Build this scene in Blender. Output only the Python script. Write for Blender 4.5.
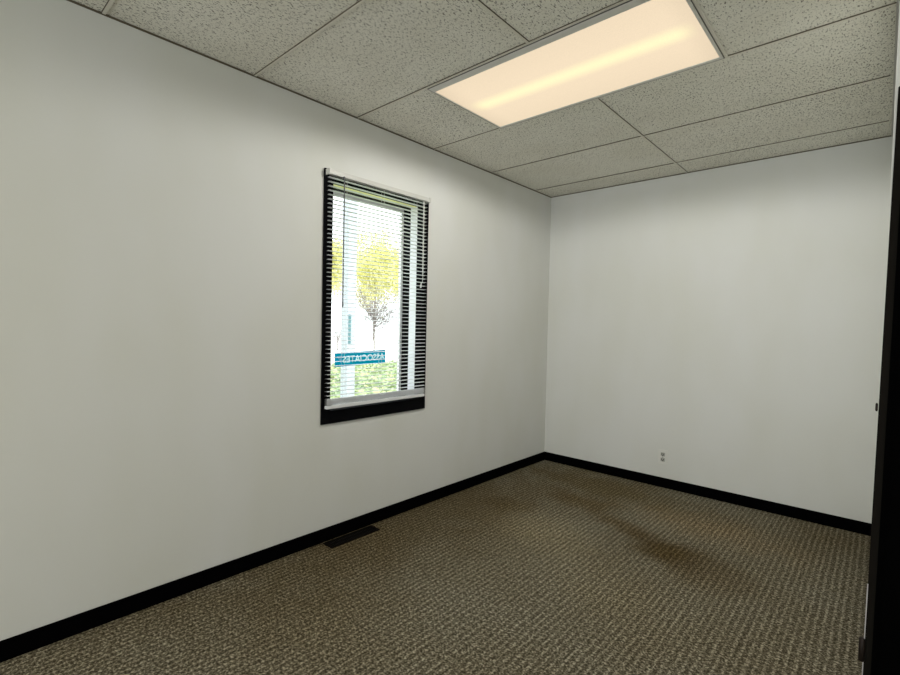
import bpy, bmesh, math, random
from mathutils import Vector, Matrix
random.seed(7)
for o in list(bpy.data.objects): bpy.data.objects.remove(o, do_unlink=True)
S = bpy.context.scene
C = S.collection
PI = math.pi

# ---------------------------------------------------------------- camera
H = 2.498
W = 2.381
cx, cy, cz, yaw, pit, rol, F = 2.3791, -4.0355, 1.2809, -0.7326, -0.0279, 0.0215, 481.3
fw = Vector((math.sin(yaw)*math.cos(pit), math.cos(yaw)*math.cos(pit), math.sin(pit)))
rt = Vector((math.cos(yaw), -math.sin(yaw), 0)); up = rt.cross(fw)
r2 = rt*math.cos(rol)+up*math.sin(rol); u2 = -rt*math.sin(rol)+up*math.cos(rol)
cam = bpy.data.cameras.new('camera'); co = bpy.data.objects.new('camera', cam); C.objects.link(co)
m = Matrix((r2, u2, -fw)).transposed().to_4x4(); m.translation = Vector((cx, cy, cz)); co.matrix_world = m
cam.sensor_width = 36; cam.lens = F/900*36; cam.clip_start = .02; cam.clip_end = 300
S.camera = co

# ---------------------------------------------------------------- light
w = bpy.data.worlds.new('sky'); S.world = w; w.use_nodes = True
bg = w.node_tree.nodes['Background']; bg.inputs[0].default_value = (.93, .97, 1, 1); bg.inputs[1].default_value = 3.0
sun = bpy.data.lights.new('sun', 'SUN'); sun.energy = 4.0; sun.angle = .02; sun.color = (1, .95, .85)
so = bpy.data.objects.new('sun', sun); C.objects.link(so); so.rotation_euler = Vector((-.72, .35, -.62)).to_track_quat('-Z', 'Y').to_euler()
def area(name, loc, d, sx, sy, e, col):
    l = bpy.data.lights.new(name, 'AREA'); l.shape = 'RECTANGLE'; l.size = sx; l.size_y = sy; l.energy = e; l.color = col
    o = bpy.data.objects.new(name, l); C.objects.link(o); o.location = loc
    o.rotation_euler = Vector(d).to_track_quat('-Z', 'Y').to_euler()
    return o
area('rear_fill', (1.7, -8.1, 1.25), (0, 1, .25), 3.0, 2.0, 106, (.93, .97, 1))  # added fill light behind the camera, no window is there
area('rear_fill_overhead', (1.7, -5.2, H-.03), (0, 0, -1), 1.2, .6, 14, (1, .9, .72))  # second added fill, overhead and out of view, no fixture there
vs = S.view_settings
S.display_settings.display_device = 'sRGB'
vs.view_transform = 'Standard'; vs.look = 'None'; vs.exposure = 0.0; vs.gamma = 1; vs.use_curve_mapping = False

# ---------------------------------------------------------------- helpers
def box(bm, x0, x1, y0, y1, z0, z1, bev=0):
    vs_ = [bm.verts.new((x, y, z)) for x in (x0, x1) for y in (y0, y1) for z in (z0, z1)]
    a = vs_
    fs = [(0, 1, 3, 2), (4, 6, 7, 5), (0, 4, 5, 1), (2, 3, 7, 6), (0, 2, 6, 4), (1, 5, 7, 3)]
    faces = [bm.faces.new([a[i] for i in f]) for f in fs]
    if bev:
        es = list({e for f in faces for e in f.edges})
        bmesh.ops.bevel(bm, geom=es, offset=bev, segments=2, affect='EDGES', clamp_overlap=True)
def tube(bm, pts, rads, n=8):
    pts = [Vector(p) for p in pts]
    if not isinstance(rads, (list, tuple)): rads = [rads]*len(pts)
    rings = []
    for i, p in enumerate(pts):
        d = (pts[min(i+1, len(pts)-1)]-pts[max(i-1, 0)]).normalized()
        a = d.orthogonal().normalized() if abs(d.z) < .9 else (Vector((1, 0, 0))-d*d.x).normalized()
        b = d.cross(a)
        rings.append([bm.verts.new(p+(a*math.cos(2*PI*k/n)+b*math.sin(2*PI*k/n))*rads[i]) for k in range(n)])
    for i in range(len(rings)-1):
        for k in range(n):
            bm.faces.new((rings[i][k], rings[i][(k+1) % n], rings[i+1][(k+1) % n], rings[i+1][k]))
    bm.faces.new(rings[0][::-1]); bm.faces.new(rings[-1])
def obj(name, bm, mat, parent=None, smooth=False):
    bmesh.ops.recalc_face_normals(bm, faces=bm.faces)
    me = bpy.data.meshes.new(name); bm.to_mesh(me); bm.free()
    if smooth:
        for p in me.polygons: p.use_smooth = True
    me.materials.append(mat)
    o = bpy.data.objects.new(name, me); C.objects.link(o)
    if parent:
        o.parent = parent
        o.matrix_parent_inverse = parent.matrix_basis.inverted() if not parent.parent else Matrix()
    return o
def boxes(name, mat, parent, *bs, bev=0):
    bm = bmesh.new()
    for b in bs: box(bm, *b, bev=bev)
    return obj(name, bm, mat, parent)
def struct(o): o['kind'] = 'structure'; return o
def empty(name, loc):
    o = bpy.data.objects.new(name, None); C.objects.link(o); o.location = loc; o.empty_display_size = .05
    return o
def tag(o, label, cat, group=None):
    o['label'] = label; o['category'] = cat
    if group: o['group'] = group
    return o
def local(bm, loc):
    bmesh.ops.translate(bm, verts=bm.verts, vec=-Vector(loc)); return bm

# ---------------------------------------------------------------- materials
def mat(name, col=(.8, .8, .8), rough=.6, metal=0, spec=.5):
    m_ = bpy.data.materials.new(name); m_.use_nodes = True
    b = m_.node_tree.nodes['Principled BSDF']
    b.inputs['Base Color'].default_value = (*col, 1); b.inputs['Roughness'].default_value = rough
    b.inputs['Metallic'].default_value = metal; b.inputs['Specular IOR Level'].default_value = spec
    return m_
class N:
    def __init__(s, m_): s.m = m_; s.t = m_.node_tree; s.b = s.t.nodes['Principled BSDF']
    def n(s, ty, **k):
        x = s.t.nodes.new(ty)
        for a, b in k.items(): setattr(x, a, b)
        return x
    def l(s, a, b): s.t.links.new(a, b)
    def geo(s): return s.n('ShaderNodeNewGeometry').outputs['Position']
    def mapping(s, v, sc, rot=(0, 0, 0), loc=(0, 0, 0)):
        x = s.n('ShaderNodeMapping'); x.inputs['Scale'].default_value = sc; x.inputs['Rotation'].default_value = rot; x.inputs['Location'].default_value = loc
        s.l(v, x.inputs['Vector']); return x.outputs[0]
    def noise(s, v, sc, det=2, rough=.5):
        x = s.n('ShaderNodeTexNoise'); x.inputs['Scale'].default_value = sc; x.inputs['Detail'].default_value = det; x.inputs['Roughness'].default_value = rough
        s.l(v, x.inputs['Vector']); return x.outputs['Fac']
    def math(s, op, a, b=0., c=0., clamp=False):
        x = s.n('ShaderNodeMath', operation=op); x.use_clamp = clamp
        for i, v in enumerate((a, b, c)):
            if isinstance(v, (int, float)): x.inputs[i].default_value = v
            else: s.l(v, x.inputs[i])
        return x.outputs[0]
    def ramp(s, v, *st):
        x = s.n('ShaderNodeValToRGB'); e = x.color_ramp.elements
        e[0].position = st[0][0]; e[0].color = (*st[0][1], 1); e[1].position = st[1][0]; e[1].color = (*st[1][1], 1)
        for p, c in st[2:]: q = e.new(p); q.color = (*c, 1)
        s.l(v, x.inputs[0]); return x.outputs[0]
    def rng(s, v, a, b, c=0., d=1.):
        x = s.n('ShaderNodeMapRange'); x.interpolation_type = 'SMOOTHSTEP'
        for i, q in enumerate((a, b, c, d)): x.inputs[i+1].default_value = q
        s.l(v, x.inputs[0]); return x.outputs[0]
    def mix(s, f, a, b, mode='MIX'):
        x = s.n('ShaderNodeMix', data_type='RGBA', blend_type=mode)
        for i, v in ((0, f), (6, a), (7, b)):
            if isinstance(v, (int, float)): x.inputs[i].default_value = v
            elif isinstance(v, tuple): x.inputs[i].default_value = (*v, 1)
            else: s.l(v, x.inputs[i])
        return x.outputs[2]
    def bump(s, h, st, dist=.002):
        x = s.n('ShaderNodeBump'); x.inputs['Strength'].default_value = st; x.inputs['Distance'].default_value = dist
        s.l(h, x.inputs['Height']); s.l(x.outputs[0], s.b.inputs['Normal'])

# painted wall: off-white with faint mottling and roller texture
M_wall = mat('wall_paint', (.70, .71, .68), .75, spec=.25); q = N(M_wall); g = q.geo()
n1 = q.noise(q.mapping(g, (1, 1, .45)), 2.2, 2)
colr = q.ramp(n1, (.35, (.70, .705, .66)), (.65, (.735, .742, .72)))
n2 = q.noise(q.mapping(g, (1, 1, 1)), 260, 2)
q.l(colr, q.b.inputs['Base Color']); q.bump(n2, .12, .001)

# mineral fibre ceiling tile with fissures
def tile_mat():
    M = mat('ceiling_tile_fibre', (.6, .58, .5), .9, spec=.1); q = N(M); g = q.geo()
    warp = q.noise(g, 6, 1)
    a = q.noise(q.mapping(g, (1, .42, 1), (0, 0, .5)), 155, 2, .6)
    b = q.noise(q.mapping(g, (.45, 1, 1), (0, 0, .3)), 230, 1)
    dens = q.noise(g, 1.5, 1)
    thr = q.math('MULTIPLY_ADD', dens, .07, -.035)
    pit1 = q.rng(q.math('ADD', a, thr), .575, .65)
    pit2 = q.rng(b, .63, .70)
    pit = q.math('MAXIMUM', pit1, q.math('MULTIPLY', pit2, .6))
    fine = q.noise(g, 300, 2)
    base = q.ramp(fine, (.3, (.78, .765, .68)), (.7, (.92, .905, .82)))
    blot = q.ramp(q.noise(g, 3.2, 3), (.38, (.95, .945, .93)), (.62, (1, 1, 1)))
    base = q.mix(1., base, blot, 'MULTIPLY')
    c = q.mix(q.math('MULTIPLY', pit, .92), base, (.16, .145, .11))
    q.l(c, q.b.inputs['Base Color'])
    h = q.math('SUBTRACT', q.math('MULTIPLY', fine, .3), pit)
    q.bump(h, .5, .003)
    return M
M_tile = tile_mat()
M_grid = mat('ceiling_grid_metal', (.74, .715, .62), .5, spec=.3)
M_gridwall = mat('wall_angle_metal', (.55, .53, .50), .5, spec=.3)
M_gap = mat('painted_shadow_gap', (.14, .12, .085), .9, spec=.1)  # dark colour for the shadow lines at ceiling joints
M_black = mat('black_paint', (.003, .003, .004), .6, spec=.04)
M_base = mat('black_baseboard', (.0012, .0012, .0014), .85, spec=.01)
M_door = mat('black_door_paint', (.0012, .0012, .0012), .85, spec=.01)
M_jamb = mat('dark_brown_jamb', (.010, .0085, .0065), .7, spec=.05)
M_hinge = mat('dark_bronze', (.02, .013, .01), .5, .6)
M_edgelit = mat('lit_metal_edge', (.6, .57, .58), .4, .3)
M_white = mat('white_vinyl', (.85, .86, .88), .4)
M_reveal = mat('painted_reveal', (.86, .87, .92), .6)
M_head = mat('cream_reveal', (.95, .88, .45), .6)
M_slat = mat('white_slat', (.82, .83, .84), .4)
M_rail = mat('blind_rail_enamel', (.60, .60, .56), .4)
M_cord = mat('blind_cord', (.85, .85, .83), .7)
M_wand = mat('smoked_wand', (.14, .14, .15), .25)
M_plate = mat('outlet_plate', (.74, .74, .70), .4)
M_recept = mat('outlet_face', (.42, .42, .38), .4)
M_slot = mat('outlet_slot', (.03, .03, .025), .6)
M_vent = mat('brown_register', (.005, .004, .003), .8, .0, spec=.05)
M_ventdark = mat('duct_dark', (.004, .004, .003), .9)
M_frame = mat('fixture_frame', (.72, .71, .66), .5)
M_dark = mat('fixture_edge', (.10, .095, .085), .7)

# carpet: ribbed loop pile with soil stains and shade painted in along the left wall
def carpet():
    M = mat('ribbed_carpet', (.15, .12, .08), .95, spec=.05); q = N(M); g = q.geo()
    sep = q.n('ShaderNodeSeparateXYZ'); q.l(g, sep.inputs[0]); X, Y = sep.outputs[0], sep.outputs[1]
    wob = q.math('MULTIPLY', q.math('SUBTRACT', q.noise(g, 9, 2), .5), .012)
    Xw = q.math('ADD', X, wob)
    P = .0285
    rib = q.math('MULTIPLY_ADD', q.math('SINE', q.math('MULTIPLY', Xw, 2*PI/P)), .5, .5)   # 1 on the light rib
    col = q.math('FLOOR', q.math('MULTIPLY_ADD', Xw, 1/P, .25))
    ph = q.math('MULTIPLY', col, PI)
    dash = q.math('MULTIPLY_ADD', q.math('SINE', q.math('ADD', q.math('MULTIPLY', q.math('ADD', Y, wob), 2*PI/.023), ph)), .5, .5)
    tuft = q.noise(g, 115, 2, .65)
    tuft2 = q.noise(g, 45, 2, .6)
    ribm = q.rng(rib, .45, .95)
    v = q.math('ADD', q.math('MULTIPLY', ribm, .22), q.math('MULTIPLY', dash, .13))
    v = q.math('ADD', v, q.math('MULTIPLY', q.math('SUBTRACT', tuft, .5), 2.5))
    v = q.math('ADD', v, q.math('MULTIPLY', q.math('SUBTRACT', tuft2, .5), .9))
    v = q.math('ADD', v, .18, clamp=True)
    c = q.ramp(v, (0, (.055, .048, .032)), (.85, (.52, .49, .39)), (.42, (.190, .174, .126)))
    # broad tone patches: paler middle, warmer field by far wall, painted olive shade at left wall
    big = q.noise(g, 1.1, 3)
    c = q.mix(1., c, q.ramp(big, (.35, (.86, .79, .69)), (.65, (.98, .955, .93))), 'MULTIPLY')
    def blob(x, y, rx, ry, ang, soft=.6, ns=.35):
        mp = q.n('ShaderNodeMapping', vector_type='TEXTURE'); mp.inputs['Location'].default_value = (x, y, 0); mp.inputs['Rotation'].default_value = (0, 0, ang); mp.inputs['Scale'].default_value = (rx, ry, 1)
        q.l(g, mp.inputs[0])
        s = q.n('ShaderNodeSeparateXYZ'); q.l(mp.outputs[0], s.inputs[0])
        d = q.math('SQRT', q.math('ADD', q.math('MULTIPLY', s.outputs[0], s.outputs[0]), q.math('MULTIPLY', s.outputs[1], s.outputs[1])))
        d = q.math('ADD', d, q.math('MULTIPLY', q.math('SUBTRACT', q.noise(g, 5, 3), .5), ns*2))
        return q.rng(d, 1., 1-soft)
    def stain_shade(c, b, f, colr): return q.mix(q.math('MULTIPLY', b, f), c, colr, 'MULTIPLY')
    c = stain_shade(c, blob(.15, -1.9, .75, 2.6, 0, .95), .9, (.60, .53, .41))  # shade beside the left wall, painted into the carpet
    c = stain_shade(c, blob(.75, -.35, 1.1, .45, 0, .9), .8, (.62, .53, .34))  # darker band along the far wall
    c = stain_shade(c, blob(.75, -.75, .5, .2, .05, .9), .75, (.62, .50, .30))
    c = stain_shade(c, blob(1.15, -.97, .42, .16, -.35, .95), .7, (.58, .44, .24))
    c = stain_shade(c, blob(1.50, -1.15, .42, .28, .05, .95), .9, (.46, .35, .18))
    c = stain_shade(c, blob(1.75, -1.30, .35, .22, .2, .9), .5, (.62, .50, .34))
    c = stain_shade(c, blob(.45, -1.2, .25, .28, .4, .9), .6, (.66, .56, .36))
    c = stain_shade(c, blob(2.2, -.35, .4, .5, 0, .9), .6, (.70, .66, .58))  # darker patch in the far right corner
    c = stain_shade(c, blob(1.55, -.62, .75, .35, -.1, .95), .8, (1.30, 1.16, 1.02))
    c = stain_shade(c, blob(.80, -1.40, .55, .38, -.2, .95), .9, (1.38, 1.38, 1.36))
    c = stain_shade(c, blob(1.3, -1.75, .8, .35, -.3, .95), .5, (1.25, 1.24, 1.2))
    q.l(c, q.b.inputs['Base Color'])
    q.bump(q.math('ADD', v, q.math('MULTIPLY', ribm, .3)), .6, .004)
    return M
M_carpet = carpet()

# ---------------------------------------------------------------- room shell
YN, XR, T = -8.25, 3.35, .21
wy0, wy1, wz0, wz1 = -2.43, -1.706, .765, 2.088         # clear window opening
YJ = -1.83                                               # jog of the right wall
struct(boxes('floor', M_carpet, None, (-T, XR+.1, YN-.1, .12, -.1, 0)))
struct(boxes('wall_left', M_wall, None, (-T, 0, YN-.1, wy0-.004, 0, H+.06), (-T, 0, wy1+.004, .12, 0, H+.06),
       (-T, 0, wy0-.004, wy1+.004, 0, wz0-.004), (-T, 0, wy0-.004, wy1+.004, wz1+.004, H+.06)))
struct(boxes('wall_far', M_wall, None, (0, W+.12, 0, .12, 0, H+.06)))
struct(boxes('wall_right', M_wall, None, (W, W+.12, YJ, 0, 0, H+.06)))
# jog wall holding the door (faces the camera)
struct(boxes('wall_jog', M_wall, None, (W+.12, W+.125, YJ, YJ+.1, 0, H+.06), (W+.125, XR, YJ, YJ+.1, 2.10, H+.06), (3.27, XR, YJ, YJ+.1, 0, 2.10)))
struct(boxes('wall_alcove', M_wall, None, (XR, XR+.1, YN, YJ+.1, 0, H+.06)))
struct(boxes('wall_near', M_wall, None, (0, XR, YN-.1, YN, 0, H+.06)))

# ceiling: tiles laid in the grid, fixture hole left open
ys = [0, -.285, -.935, -1.600, -2.257, -2.890, -3.52, -4.15, -4.78, -5.41, -6.04, -6.67, -7.30, -7.93, YN]
lx0, lx1 = .572, 1.816
bm = bmesh.new(); g_ = .002
rows = []
for i in range(len(ys)-1):
    y1_, y0_ = ys[i], ys[i+1]
    xs = [0, lx0, lx1, W, XR] if i == 3 else [0, 1.198, W, XR]
    for j in range(len(xs)-1):
        if i == 3 and j == 1: continue
        if i < 3 and xs[j] >= W-.01: continue
        dz = random.uniform(0, .002)
        box(bm, xs[j]+g_, xs[j+1]-g_, y0_+g_, y1_-g_, H+.004+dz, H+.022+dz)
box(bm, 0, XR, YN, 0, H+.15, H+.17)
struct(obj('ceiling', bm, M_tile))
bm = bmesh.new(); hw = .0065
for i, y in enumerate(ys[1:-1]):
    box(bm, 0, W if i < 2 else XR, y-hw, y+hw, H, H+.003); box(bm, 0, W if i < 2 else XR, y-.0015, y+.0015, H+.003, H+.04)
for i in range(len(ys)-1):
    for x in ([lx0, lx1] if i == 3 else [1.198]):
        box(bm, x-hw, x+hw, ys[i+1]+hw, ys[i]-hw, H, H+.003); box(bm, x-.0015, x+.0015, ys[i+1]+hw, ys[i]-hw, H+.003, H+.04)
    if i > 2: box(bm, W-hw, W+hw, ys[i+1]+hw, ys[i]-hw, H, H+.003)
struct(obj('trim_1', bm, M_grid))
# dark strip standing in for the shadow line beside each main runner
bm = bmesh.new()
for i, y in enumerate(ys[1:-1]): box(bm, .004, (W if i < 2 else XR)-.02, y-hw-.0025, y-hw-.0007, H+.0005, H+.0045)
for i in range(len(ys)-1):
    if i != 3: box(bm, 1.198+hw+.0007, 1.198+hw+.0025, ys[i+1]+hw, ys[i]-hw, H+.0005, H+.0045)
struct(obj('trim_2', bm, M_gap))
struct(boxes('trim_3', M_gap, None, (0, .003, YN, -.003, H-.004, H+.004), (0, W, -.003, 0, H-.002, H+.004)))  # dark strips painted as the shadow line where ceiling meets wall
struct(boxes('trim_4', M_gridwall, None, (W-.008, W, YJ, -.003, H-.0015, H+.002), (W-.0015, W, YJ, -.003, H-.022, H-.0015)))

# baseboards
BH = .079
def skirting(name, x0, x1, y0, y1):
    return struct(boxes(name, M_base, None, (x0, x1, y0, y1, 0, BH), bev=.003))
skirting('baseboard_left', 0, .012, YN, 0)
skirting('baseboard_far', .012, W, -.012, 0)
skirting('baseboard_right', W-.006, W, YJ+.01, -.012)

# ---------------------------------------------------------------- window_1
win = struct(empty('window_1', (0, (wy0+wy1)/2, wz0)))
boxes('casing', M_black, win, (0, .012, -2.486, wy0, .688, 2.146), (0, .012, wy1, -1.652, .688, 2.146),
      (0, .012, wy0, wy1, wz1, 2.146), (0, .014, wy0, wy1, .688, wz0))
def ring(x0, x1, t):
    return [(x0, x1, wy0-.003, wy0+t, wz0-.003, wz1+.003), (x0, x1, wy1-t, wy1+.003, wz0-.003, wz1+.003),
            (x0, x1, wy0+t, wy1-t, wz1-t, wz1+.003), (x0, x1, wy0+t, wy1-t, wz0-.003, wz0+t)]
boxes('jamb_liner', M_black, win, *ring(-.04, 0, .003))
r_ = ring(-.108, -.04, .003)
boxes('reveal', M_reveal, win, r_[0], r_[1], r_[3])
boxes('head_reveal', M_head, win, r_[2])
boxes('outer_frame', M_black, win, *ring(-.178, -.108, .004))
boxes('sash', M_white, win, *ring(-.205, -.178, .022), bev=.002)
def glass():
    M = bpy.data.materials.new('window_glass'); M.use_nodes = True; t = M.node_tree; t.nodes.clear()
    o = t.nodes.new('ShaderNodeOutputMaterial'); mx = t.nodes.new('ShaderNodeMixShader'); tr = t.nodes.new('ShaderNodeBsdfTransparent'); gl = t.nodes.new('ShaderNodeBsdfGlossy')
    tr.inputs[0].default_value = (.95, .97, .96, 1); gl.inputs['Roughness'].default_value = .02; mx.inputs[0].default_value = .05
    t.links.new(tr.outputs[0], mx.inputs[1]); t.links.new(gl.outputs[0], mx.inputs[2]); t.links.new(mx.outputs[0], o.inputs[0]); return M
boxes('pane', glass(), win, (-.194, -.190, wy0+.029, wy1-.029, wz0+.029, wz1-.029))

# ---------------------------------------------------------------- blind
bl = tag(empty('window_blind', (.03, -2.08, .78)), 'white horizontal slatted blind hanging open over the black framed window', 'blind')
by0, by1 = -2.473, -1.690
boxes('head_rail', M_rail, bl, (.014, .047, -2.478, -1.678, 2.110, 2.138), bev=.002)
for y0_, y1_ in ((-2.482, -2.474), (-1.682, -1.670)):
    boxes('bracket', M_rail, bl, (.0125, .050, y0_, y1_, 2.107, 2.140), bev=.001)
bm = bmesh.new()
def slat(z, tilt):
    n = 4; wd = .0135; rows_ = []
    for k in range(n+1):
        u = -1+2*k/n
        x = .033+u*wd*math.cos(tilt); zz = z+u*wd*math.sin(tilt)+.0028*(1-u*u)
        rows_.append([bm.verts.new((x, y, zz+dz)) for dz in (0, -.0004) for y in (by0, by1)])
    for k in range(n):
        a, b = rows_[k], rows_[k+1]
        bm.faces.new((a[0], a[1], b[1], b[0])); bm.faces.new((a[2], b[2], b[3], a[3]))
        bm.faces.new((a[0], b[0], b[2], a[2])); bm.faces.new((a[1], a[3], b[3], b[1]))
    bm.faces.new((rows_[0][0], rows_[0][2], rows_[0][3], rows_[0][1])); bm.faces.new((rows_[-1][0], rows_[-1][1], rows_[-1][3], rows_[-1][2]))
z = 2.094; PITCH = .0243
while z > .845:
    slat(z, .01); z -= PITCH
for k in range(6): slat(.805+k*.006, .03*(k % 2))
obj('slats', bm, M_slat, bl)
boxes('bottom_rail', M_slat, bl, (.020, .046, by0-.002, by1+.002, .780, .799), bev=.003)
for y in (-2.36, -2.08, -1.80):
    bm = bmesh.new()
    for x in (.0195, .0465): tube(bm, [(x, y, 2.104), (x, y, .80)], .0007, 5)
    obj('ladder_cord', bm, M_cord, bl)
bm = bmesh.new(); tube(bm, [(.056, -2.385, 2.098), (.058, -2.386, 1.40), (.058, -2.386, 1.385), (.058, -2.386, 1.365)], [.0036, .0036, .005, .004], 6)
w_ = obj('tilt_wand', bm, M_wand, bl, True)
boxes('wand_hook', M_wand, w_, (.046, .058, -2.3875, -2.3825, 2.096, 2.112))
bm = bmesh.new(); tube(bm, [(.051, -1.735, 2.104), (.052, -1.735, 1.62), (.055, -1.742, 1.56), (.055, -1.755, 1.545)], .0017, 6)
tube(bm, [(.051, -1.742, 2.104), (.053, -1.743, 1.66), (.055, -1.742, 1.60)], .0014, 6)
pc = obj('lift_cord', bm, M_cord, bl, True)
bm = bmesh.new(); tube(bm, [(.055, -1.754, 1.555), (.055, -1.757, 1.53), (.055, -1.758, 1.52)], [.002, .005, .004], 8)
obj('cord_tassel', bm, M_slat, pc, True)

# ---------------------------------------------------------------- sign on the glass
sg = tag(empty('window_sign', (-.187, -2.059, 1.043)), 'teal strip sign with white reversed lettering stuck inside the window glass', 'sign')
sg.rotation_euler = (math.radians(1.7), 0, 0)
def trans(name, col, f=.65):
    M = bpy.data.materials.new(name); M.use_nodes = True; t = M.node_tree; b = t.nodes['Principled BSDF']; b.inputs['Base Color'].default_value = (*col, 1)
    tr = t.nodes.new('ShaderNodeBsdfTranslucent'); tr.inputs[0].default_value = (*col, 1); mx = t.nodes.new('ShaderNodeMixShader'); mx.inputs[0].default_value = f
    t.links.new(b.outputs[0], mx.inputs[1]); t.links.new(tr.outputs[0], mx.inputs[2]); t.links.new(mx.outputs[0], t.nodes['Material Output'].inputs[0]); return M
M_teal = trans('teal_vinyl', (.003, .42, .55), .9); M_letter = trans('white_vinyl_lettering', (.80, .93, .95), .9)
bm = bmesh.new(); box(bm, -.001, .001, -.207, .207, -.044, .044); 
def sobj(name, bm, mt, parent):
    me = bpy.data.meshes.new(name); bm.to_mesh(me); bm.free(); me.materials.append(mt)
    o = bpy.data.objects.new(name, me); C.objects.link(o); o.parent = parent; return o
panel = sobj('panel', bm, M_teal, sg)
fc = bpy.data.curves.new('letters', 'FONT'); fc.body = 'ASSOCIATES'; fc.size = 1; fc.extrude = 0; fc.offset = .010
fo = bpy.data.objects.new('letters', fc); C.objects.link(fo); bpy.context.view_layer.update()
me = bpy.data.meshes.new_from_object(fo.evaluated_get(bpy.context.evaluated_depsgraph_get())); bpy.data.objects.remove(fo)
xs = [v.co.x for v in me.vertices]; yy = [v.co.y for v in me.vertices]
for v in me.vertices:
    u = (v.co.x-min(xs))/(max(xs)-min(xs)); h = (v.co.y-min(yy))/(max(yy)-min(yy))
    v.co = (0, .198-u*.345, -.022+h*.044)
me.materials.clear(); me.materials.append(M_letter)
lo = bpy.data.objects.new('lettering', me); C.objects.link(lo); lo.parent = sg
bm = bmesh.new(); bm.from_mesh(me)
bmesh.ops.remove_doubles(bm, verts=bm.verts, dist=1e-5)
def prism(bm0, xa, xb, name):
    b2 = bm0.copy(); ex = bmesh.ops.extrude_face_region(b2, geom=b2.faces[:])
    mv = [e for e in ex['geom'] if isinstance(e, bmesh.types.BMVert)]
    for v in b2.verts: v.co.x = xa
    for v in mv: v.co.x = xb
    bmesh.ops.recalc_face_normals(b2, faces=b2.faces)
    mm = bpy.data.meshes.new(name); b2.to_mesh(mm); b2.free(); return mm
cut = bpy.data.objects.new('cut', prism(bm, -.004, .004, 'cut')); C.objects.link(cut); cut.parent = sg
bo = panel.modifiers.new('b', 'BOOLEAN'); bo.operation = 'DIFFERENCE'; bo.object = cut; bo.solver = 'EXACT'
bpy.context.view_layer.update()
pm = bpy.data.meshes.new_from_object(panel.evaluated_get(bpy.context.evaluated_depsgraph_get()))
panel.modifiers.clear(); panel.data = pm; bpy.data.objects.remove(cut)
lo.data = prism(bm, -.0009, .0012, 'lettering'); lo.data.materials.append(M_letter); bm.free()
bm = bmesh.new()                                        # small wedge mark at the end of the wording
a_ = [(-.155, .026), (-.190, .024), (-.162, -.022)]
f1 = [bm.verts.new((.0012, y, z_)) for y, z_ in a_]; f2 = [bm.verts.new((.0020, y, z_)) for y, z_ in a_]
bm.faces.new(f1); bm.faces.new(f2[::-1])
for k in range(3): bm.faces.new((f1[k], f2[k], f2[(k+1) % 3], f1[(k+1) % 3]))
sobj('emblem', bm, M_letter, sg)

# ---------------------------------------------------------------- ceiling light
lt = tag(empty('ceiling_light', (1.19, -1.92, H)), 'long recessed fluorescent ceiling light with glowing cream diffuser panel', 'ceiling light')
fx0, fx1, fy0, fy1 = lx0+.009, lx1-.009, ys[4]+.009, ys[3]-.009
dx0, dx1, dy0, dy1 = .590, 1.794, -2.205, -1.628
boxes('housing', M_frame, lt, (fx0, fx0+.004, fy0, fy1, H+.004, H+.11), (fx1-.004, fx1, fy0, fy1, H+.004, H+.11), (fx0, fx1, fy0, fy0+.004, H+.004, H+.11), (fx0, fx1, fy1-.004, fy1, H+.004, H+.11), (fx0, fx1, fy0, fy1, H+.11, H+.114))
boxes('frame', M_frame, lt, (fx0, dx0, fy0, fy1, H-.004, H+.006), (dx1, fx1, fy0, fy1, H-.004, H+.006), (dx0, dx1, fy0, dy0, H-.004, H+.006), (dx0, dx1, dy1, fy1, H-.004, H+.006), bev=.0015)
boxes('gasket', M_dark, lt, (fx0-.003, fx0, fy0-.003, fy1+.003, H-.003, H+.004), (fx1, fx1+.003, fy0-.003, fy1+.003, H-.003, H+.004), (fx0, fx1, fy0-.003, fy0, H-.003, H+.004), (fx0, fx1, fy1, fy1+.003, H-.003, H+.004))
M_lens = bpy.data.materials.new('lit_diffuser'); M_lens.use_nodes = True
q = N(M_lens); g = q.geo(); sep = q.n('ShaderNodeSeparateXYZ'); q.l(g, sep.inputs[0])
yc = -1.92
d = q.math('ABSOLUTE', q.math('SUBTRACT', sep.outputs[1], yc))
streak = q.rng(d, .085, .0)
body = q.rng(d, .34, .05)
ends = q.math('MULTIPLY', q.rng(sep.outputs[0], dx0, dx0+.12), q.rng(sep.outputs[0], dx1, dx1-.1))
pr = q.noise(g, 240, 1)
colr = q.mix(q.math('MULTIPLY', streak, ends), (.96, .785, .56), (1.12, 1.0, .62))
st = q.math('ADD', q.math('MULTIPLY', body, .05), .93)
st = q.math('MULTIPLY', st, q.math('MULTIPLY_ADD', pr, .16, .92))
st = q.math('MULTIPLY', st, q.math('MULTIPLY_ADD', ends, .08, .92))
em = q.n('ShaderNodeEmission'); q.l(colr, em.inputs[0]); q.l(st, em.inputs[1])
q.l(em.outputs[0], q.t.nodes['Material Output'].inputs[0])
boxes('diffuser', M_lens, lt, (dx0, dx1, dy0, dy1, H-.001, H+.003))

for k in range(3):                                       # the tube's own light, leaving the diffuser downwards
    sp = bpy.data.lights.new('fluorescent_tube', 'SPOT'); sp.energy = 17; sp.color = (1, .985, .94); sp.spot_size = math.radians(176); sp.spot_blend = .2; sp.shadow_soft_size = 0
    so_ = bpy.data.objects.new('fluorescent_tube', sp); C.objects.link(so_); so_.location = (dx0+.56+.28*k, yc, H-.02)

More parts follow.
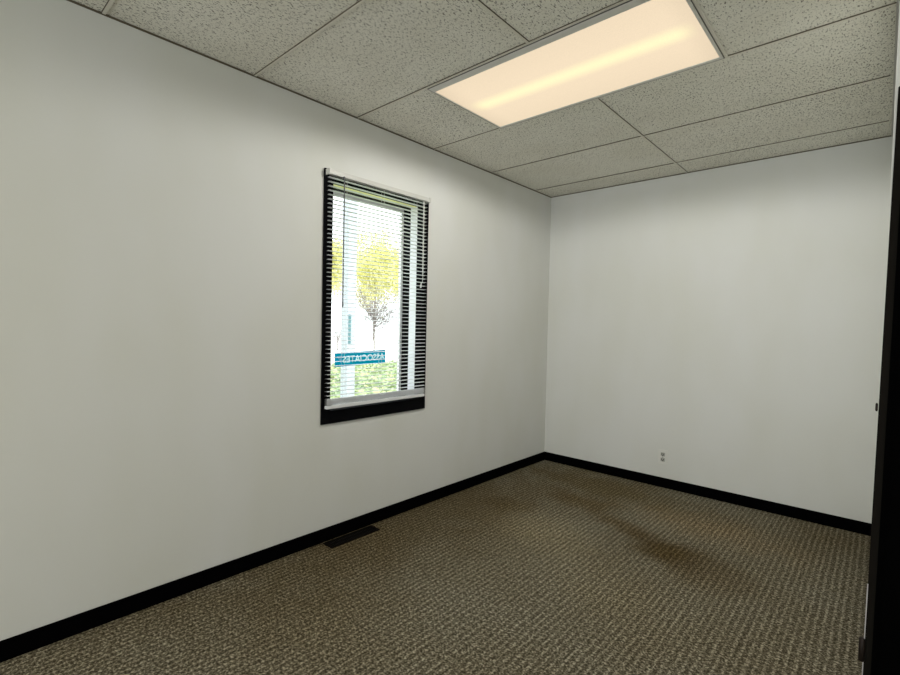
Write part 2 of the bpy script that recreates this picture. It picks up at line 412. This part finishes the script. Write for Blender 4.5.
# ---------------------------------------------------------------- outlet
OX, OZ = 1.092, .246
ot = tag(empty('wall_outlet', (OX, 0, OZ)), 'small off-white duplex power outlet low on the far wall', 'outlet')
boxes('cover_plate', M_plate, ot, (OX-.037, OX+.037, -.007, 0, OZ-.058, OZ+.058), bev=.002)
for s in (1, -1):
    zc = OZ+s*.0215
    rc = boxes('receptacle', M_recept, ot, (OX-.0165, OX+.0165, -.009, -.006, zc-.0145, zc+.0145), bev=.001)
    boxes('slots', M_slot, rc, (OX-.0095, OX-.0045, -.0096, -.0085, zc-.005, zc+.009), (OX+.0045, OX+.0095, -.0096, -.0085, zc-.004, zc+.008), (OX-.0045, OX+.0045, -.0096, -.0085, zc-.0125, zc-.005))
bm = bmesh.new(); tube(bm, [(OX, -.006, OZ), (OX, -.0085, OZ)], .0035, 10); obj('screw', bm, M_vent, ot)
# ---------------------------------------------------------------- floor register
vt = tag(empty('floor_vent', (.068, -2.30, 0)), 'dark brown metal floor vent set in carpet below the window', 'vent')
vx0, vx1, vy0, vy1 = .024, .112, -2.475, -2.122
boxes('rim', M_vent, vt, (vx0, vx0+.016, vy0, vy1, .0005, .006), (vx1-.016, vx1, vy0, vy1, .0005, .006), (vx0+.016, vx1-.016, vy0, vy0+.02, .0005, .006), (vx0+.016, vx1-.016, vy1-.02, vy1, .0005, .006), bev=.0015)
boxes('duct', M_ventdark, vt, (vx0+.015, vx1-.015, vy0+.019, vy1-.019, .0005, .001))
bm = bmesh.new(); n = 24
for k in range(n):
    y = vy0+.022+(vy1-vy0-.044)*(k+.5)/n
    box(bm, vx0+.016, vx1-.016, y-.002, y+.002, .0012, .005)
box(bm, (vx0+vx1)/2-.003, (vx0+vx1)/2+.003, vy0+.02, vy1-.02, .0012, .0055)
obj('louvres', bm, M_vent, vt)

# ---------------------------------------------------------------- door_1 in the jog wall
dr = struct(empty('door_1', (2.365, YJ, 0)))
def lean(o):                                             # the old frame leans slightly out of plumb
    for v in o.data.vertices: v.co.x += .0111*(v.co.z+(o.matrix_parent_inverse.translation.z if 0 else 0))
    return o
lean(boxes('jamb', M_jamb, dr, (2.3645, 2.387, YJ-.022, YJ-.0005, 0, 2.10), bev=.002))
lean(boxes('door_stop', M_door, dr, (2.386, 2.398, YJ-.028, YJ-.0005, 0, 2.10)))
lean(boxes('head_jamb', M_jamb, dr, (2.387, 3.30, YJ-.022, YJ-.0005, 2.07, 2.12), bev=.002))
lean(boxes('strike_jamb', M_jamb, dr, (3.25, 3.30, YJ-.022, YJ-.0005, 0, 2.07), bev=.002))
sl = lean(boxes('slab', M_door, dr, (2.398, 3.25, YJ-.020, YJ+.02, .008, 2.068), bev=.002))
for x0_, x1_ in ((2.50, 2.78), (2.87, 3.15)):
    for z0_, z1_ in ((.2, .95), (1.1, 1.9)):
        lean(boxes('panel', M_door, sl, (x0_, x1_, YJ-.026, YJ-.0195, z0_, z1_), bev=.003))
for zc, hh, rr in ((.187, .038, .009), (1.03, .010, .0035)):
    bm = bmesh.new(); xk = 2.3595+.0111*zc
    tube(bm, [(xk, YJ-.022, zc-hh-.004), (xk, YJ-.022, zc-hh), (xk, YJ-.022, zc+hh), (xk, YJ-.022, zc+hh+.004)], [rr*.5, rr, rr, rr*.5], 10)
    obj('hinge', bm, M_hinge, dr, True)
lean(boxes('edge_strip', M_edgelit, dr, (2.3630, 2.3660, YJ-.0235, YJ-.0215, .03, .42)))  # light catching the metal edge, put in as a pale strip
bm = bmesh.new(); tube(bm, [(3.19, YJ-.020, 1.0), (3.19, YJ-.05, 1.0), (3.19, YJ-.056, 1.0), (3.19, YJ-.085, 1.0), (3.19, YJ-.09, 1.0)], [.012, .012, .026, .026, .015], 14)
obj('knob', bm, M_hinge, dr, True)

# ---------------------------------------------------------------- outside
GZ = -.30
def ground(name, c1, c2, sc):
    M = mat(name, c1, .95, spec=.1); q = N(M); g = q.geo()
    q.l(q.ramp(q.noise(g, sc, 4, .7), (.35, c1), (.65, c2)), q.b.inputs['Base Color']); return M
struct(boxes('ground_lawn', ground('lawn', (.17, .27, .12), (.46, .52, .32), 5), None, (-12, -T-.02, -14, 30, GZ-.1, GZ)))
struct(boxes('ground_pavement', ground('pale_concrete', (.62, .61, .59), (.72, .71, .69), .6), None, (-45, -12, -14, 60, GZ-.12, GZ-.02)))
# leaf litter and low ground cover on the lawn
bm = bmesh.new()
for k in range(9000):
    x = random.uniform(-11.9, -3.2); f = (-x-1)/11; y = random.uniform(-.6+f*4.5, 2.0+f*8)
    a = random.uniform(0, 6.28); s = random.uniform(.03, .09); zz = GZ+random.uniform(.01, .12)
    t_ = random.uniform(-.6, .6)
    pv = [(x+s*math.cos(a), y+s*math.sin(a), zz), (x-s*.4*math.sin(a), y+s*.4*math.cos(a), zz+t_*s), (x-s*math.cos(a), y-s*math.sin(a), zz+.02), (x+s*.4*math.sin(a), y-s*.4*math.cos(a), zz-t_*s*.3)]
    bm.faces.new([bm.verts.new(p) for p in pv])
M_cover = mat('ground_cover', (.4, .5, .3), .8); q = N(M_cover)
q.l(q.ramp(q.noise(q.geo(), 3.5, 3), (.3, (.16, .24, .12)), (.7, (.58, .53, .24)), (.5, (.36, .46, .25))), q.b.inputs['Base Color'])
o = obj('ground_cover', bm, M_cover); tag(o, 'low leafy ground cover scattered on the lawn outside the window', 'plants'); o['kind'] = 'stuff'

def leaf_mat(name, a, b):
    M = trans(name, a, .35); t = M.node_tree; bs = t.nodes['Principled BSDF']; q = N(M)
    bs.inputs['Roughness'].default_value = .8
    q.l(q.ramp(q.noise(q.geo(), 1.3, 2), (.35, a), (.65, b)), bs.inputs['Base Color']); return M
M_yel = leaf_mat('yellow_leaves', (.62, .60, .20), (.80, .78, .40)); M_bark = mat('grey_bark', (.22, .18, .15), .9)
M_twig = mat('twig_bark', (.20, .17, .17), .9)
def tree(x, y, h, cr, zc, n, label, seed, sq=.8):
    rd = random.Random(seed)
    t = tag(empty('autumn_tree', (x, y, GZ-.02)), label, 'tree', 'yellow trees across the pavement')
    bm = bmesh.new(); tube(bm, [(x, y, GZ-.02), (x+.1, y, zc*.5), (x-.05, y+.1, zc), (x, y, zc+cr*.6)], [.1, .08, .06, .02], 8)
    for k in range(9):
        a = rd.uniform(0, 6.28); z0 = zc-cr*.5+rd.random()*cr*.8; L = cr*rd.uniform(.5, .85)
        tube(bm, [(x, y, z0), (x+L*.5*math.cos(a), y+L*.5*math.sin(a), z0+L*.35), (x+L*math.cos(a), y+L*math.sin(a), z0+L*.6)], [.06, .035, .01], 5)
    obj('trunk', bm, M_bark, t, True)
    bm = bmesh.new()
    cl = []
    for k in range(40):
        v = Vector((rd.gauss(0, 1), rd.gauss(0, 1), rd.gauss(0, 1))).normalized()*cr*rd.uniform(.3, .85); cl.append(v)
    for k in range(n):
        c_ = cl[k % 40]; v = c_+Vector((rd.gauss(0, .17), rd.gauss(0, .17), rd.gauss(0, .15)))*cr
        p = Vector((x+v.x, y+v.y, zc+v.z*sq)); s = rd.uniform(.06, .14)
        a = Vector((rd.gauss(0, 1), rd.gauss(0, 1), rd.gauss(0, 1))).normalized(); b = a.orthogonal().normalized()
        bm.faces.new([bm.verts.new(p+e) for e in (a*s, b*s*.5, -a*s, -b*s*.5)])
    obj('foliage', bm, M_yel, t)
tree(-25, 14.1, 7, 2.1, 4.9, 5500, 'yellow leaved tree outside, leftmost, left of the white post', 1, 1.1)
tree(-31, 23.0, 9, 3.4, 5.9, 14000, 'large yellow leaved tree seen through the middle of the window', 2, 1.0)
tree(-23, 20.2, 7, 1.9, 4.4, 4000, 'yellow leaved tree outside, rightmost by the window edge', 3, 1.1)

def bare(name, x, y, z0, zt, sp, label, seed, r0=.035, fork=.45, cat='tree', n1=9):
    rd = random.Random(seed)
    t = tag(empty(name, (x, y, z0)), label, cat)
    bm = bmesh.new(); h = zt-z0; zf = z0+h*fork
    tube(bm, [(x, y, z0), (x+.02, y, (z0+zf)/2), (x, y+.01, zf), (x+.03, y, z0+h*.8)], [r0, r0*.85, r0*.7, r0*.3], 7)
    obj('trunk', bm, M_twig, t, True)
    bm = bmesh.new()
    for k in range(n1):
        a = rd.uniform(0, 6.28); z1 = zf+rd.random()*h*.2-h*.05; L = sp*rd.uniform(.6, 1)
        p0 = Vector((x, y, z1)); p2 = Vector((x+L*math.cos(a), y+L*math.sin(a), z1+(zt-z1)*rd.uniform(.25, 1)))
        p1 = (p0+p2)/2+Vector((0, 0, -.08*L))
        tube(bm, [p0, p1, p2], [r0*.45, r0*.3, r0*.12], 4)
        for j in range(14):
            f = rd.uniform(.25, 1); q0 = p0.lerp(p2, f); dd = Vector((rd.gauss(0, 1), rd.gauss(0, 1), rd.gauss(.3, .8))).normalized()*sp*rd.uniform(.15, .4)
            tube(bm, [q0, q0+dd*.5+Vector((0, 0, .02)), q0+dd], [r0*.3, r0*.22, r0*.12], 3)
    obj('branches', bm, M_twig, t)
bare('bare_tree', -12.4, 7.95, GZ, 2.95, 1.15, 'small leafless tree with thin trunk standing beyond the lawn', 5, .028, .40, n1=40)
bare('bare_shrub', -20, 11.55, GZ-.02, 1.75, .7, 'leafless grey shrub outside at the left edge of the window', 9, .03, .25, 'shrub')
# porch post
pp = tag(empty('porch_post', (-3.0, -.11, GZ)), 'white square porch post standing outside the window', 'post')
M_postw = mat('post_paint', (.42, .45, .52), .5)
boxes('shaft', M_postw, pp, (-3.07, -2.93, -.185, -.045, GZ+.12, 3.6), bev=.006)
boxes('plinth', M_postw, pp, (-3.09, -2.91, -.205, -.025, GZ, GZ+.12), bev=.006)
M_post = mat('teal_plastic', (.07, .18, .21), .5)
pb = boxes('placard', M_post, pp, (-2.931, -2.922, -.168, -.128, .99, 1.38), bev=.002); pb['label'] = 'narrow upright blue green strip'
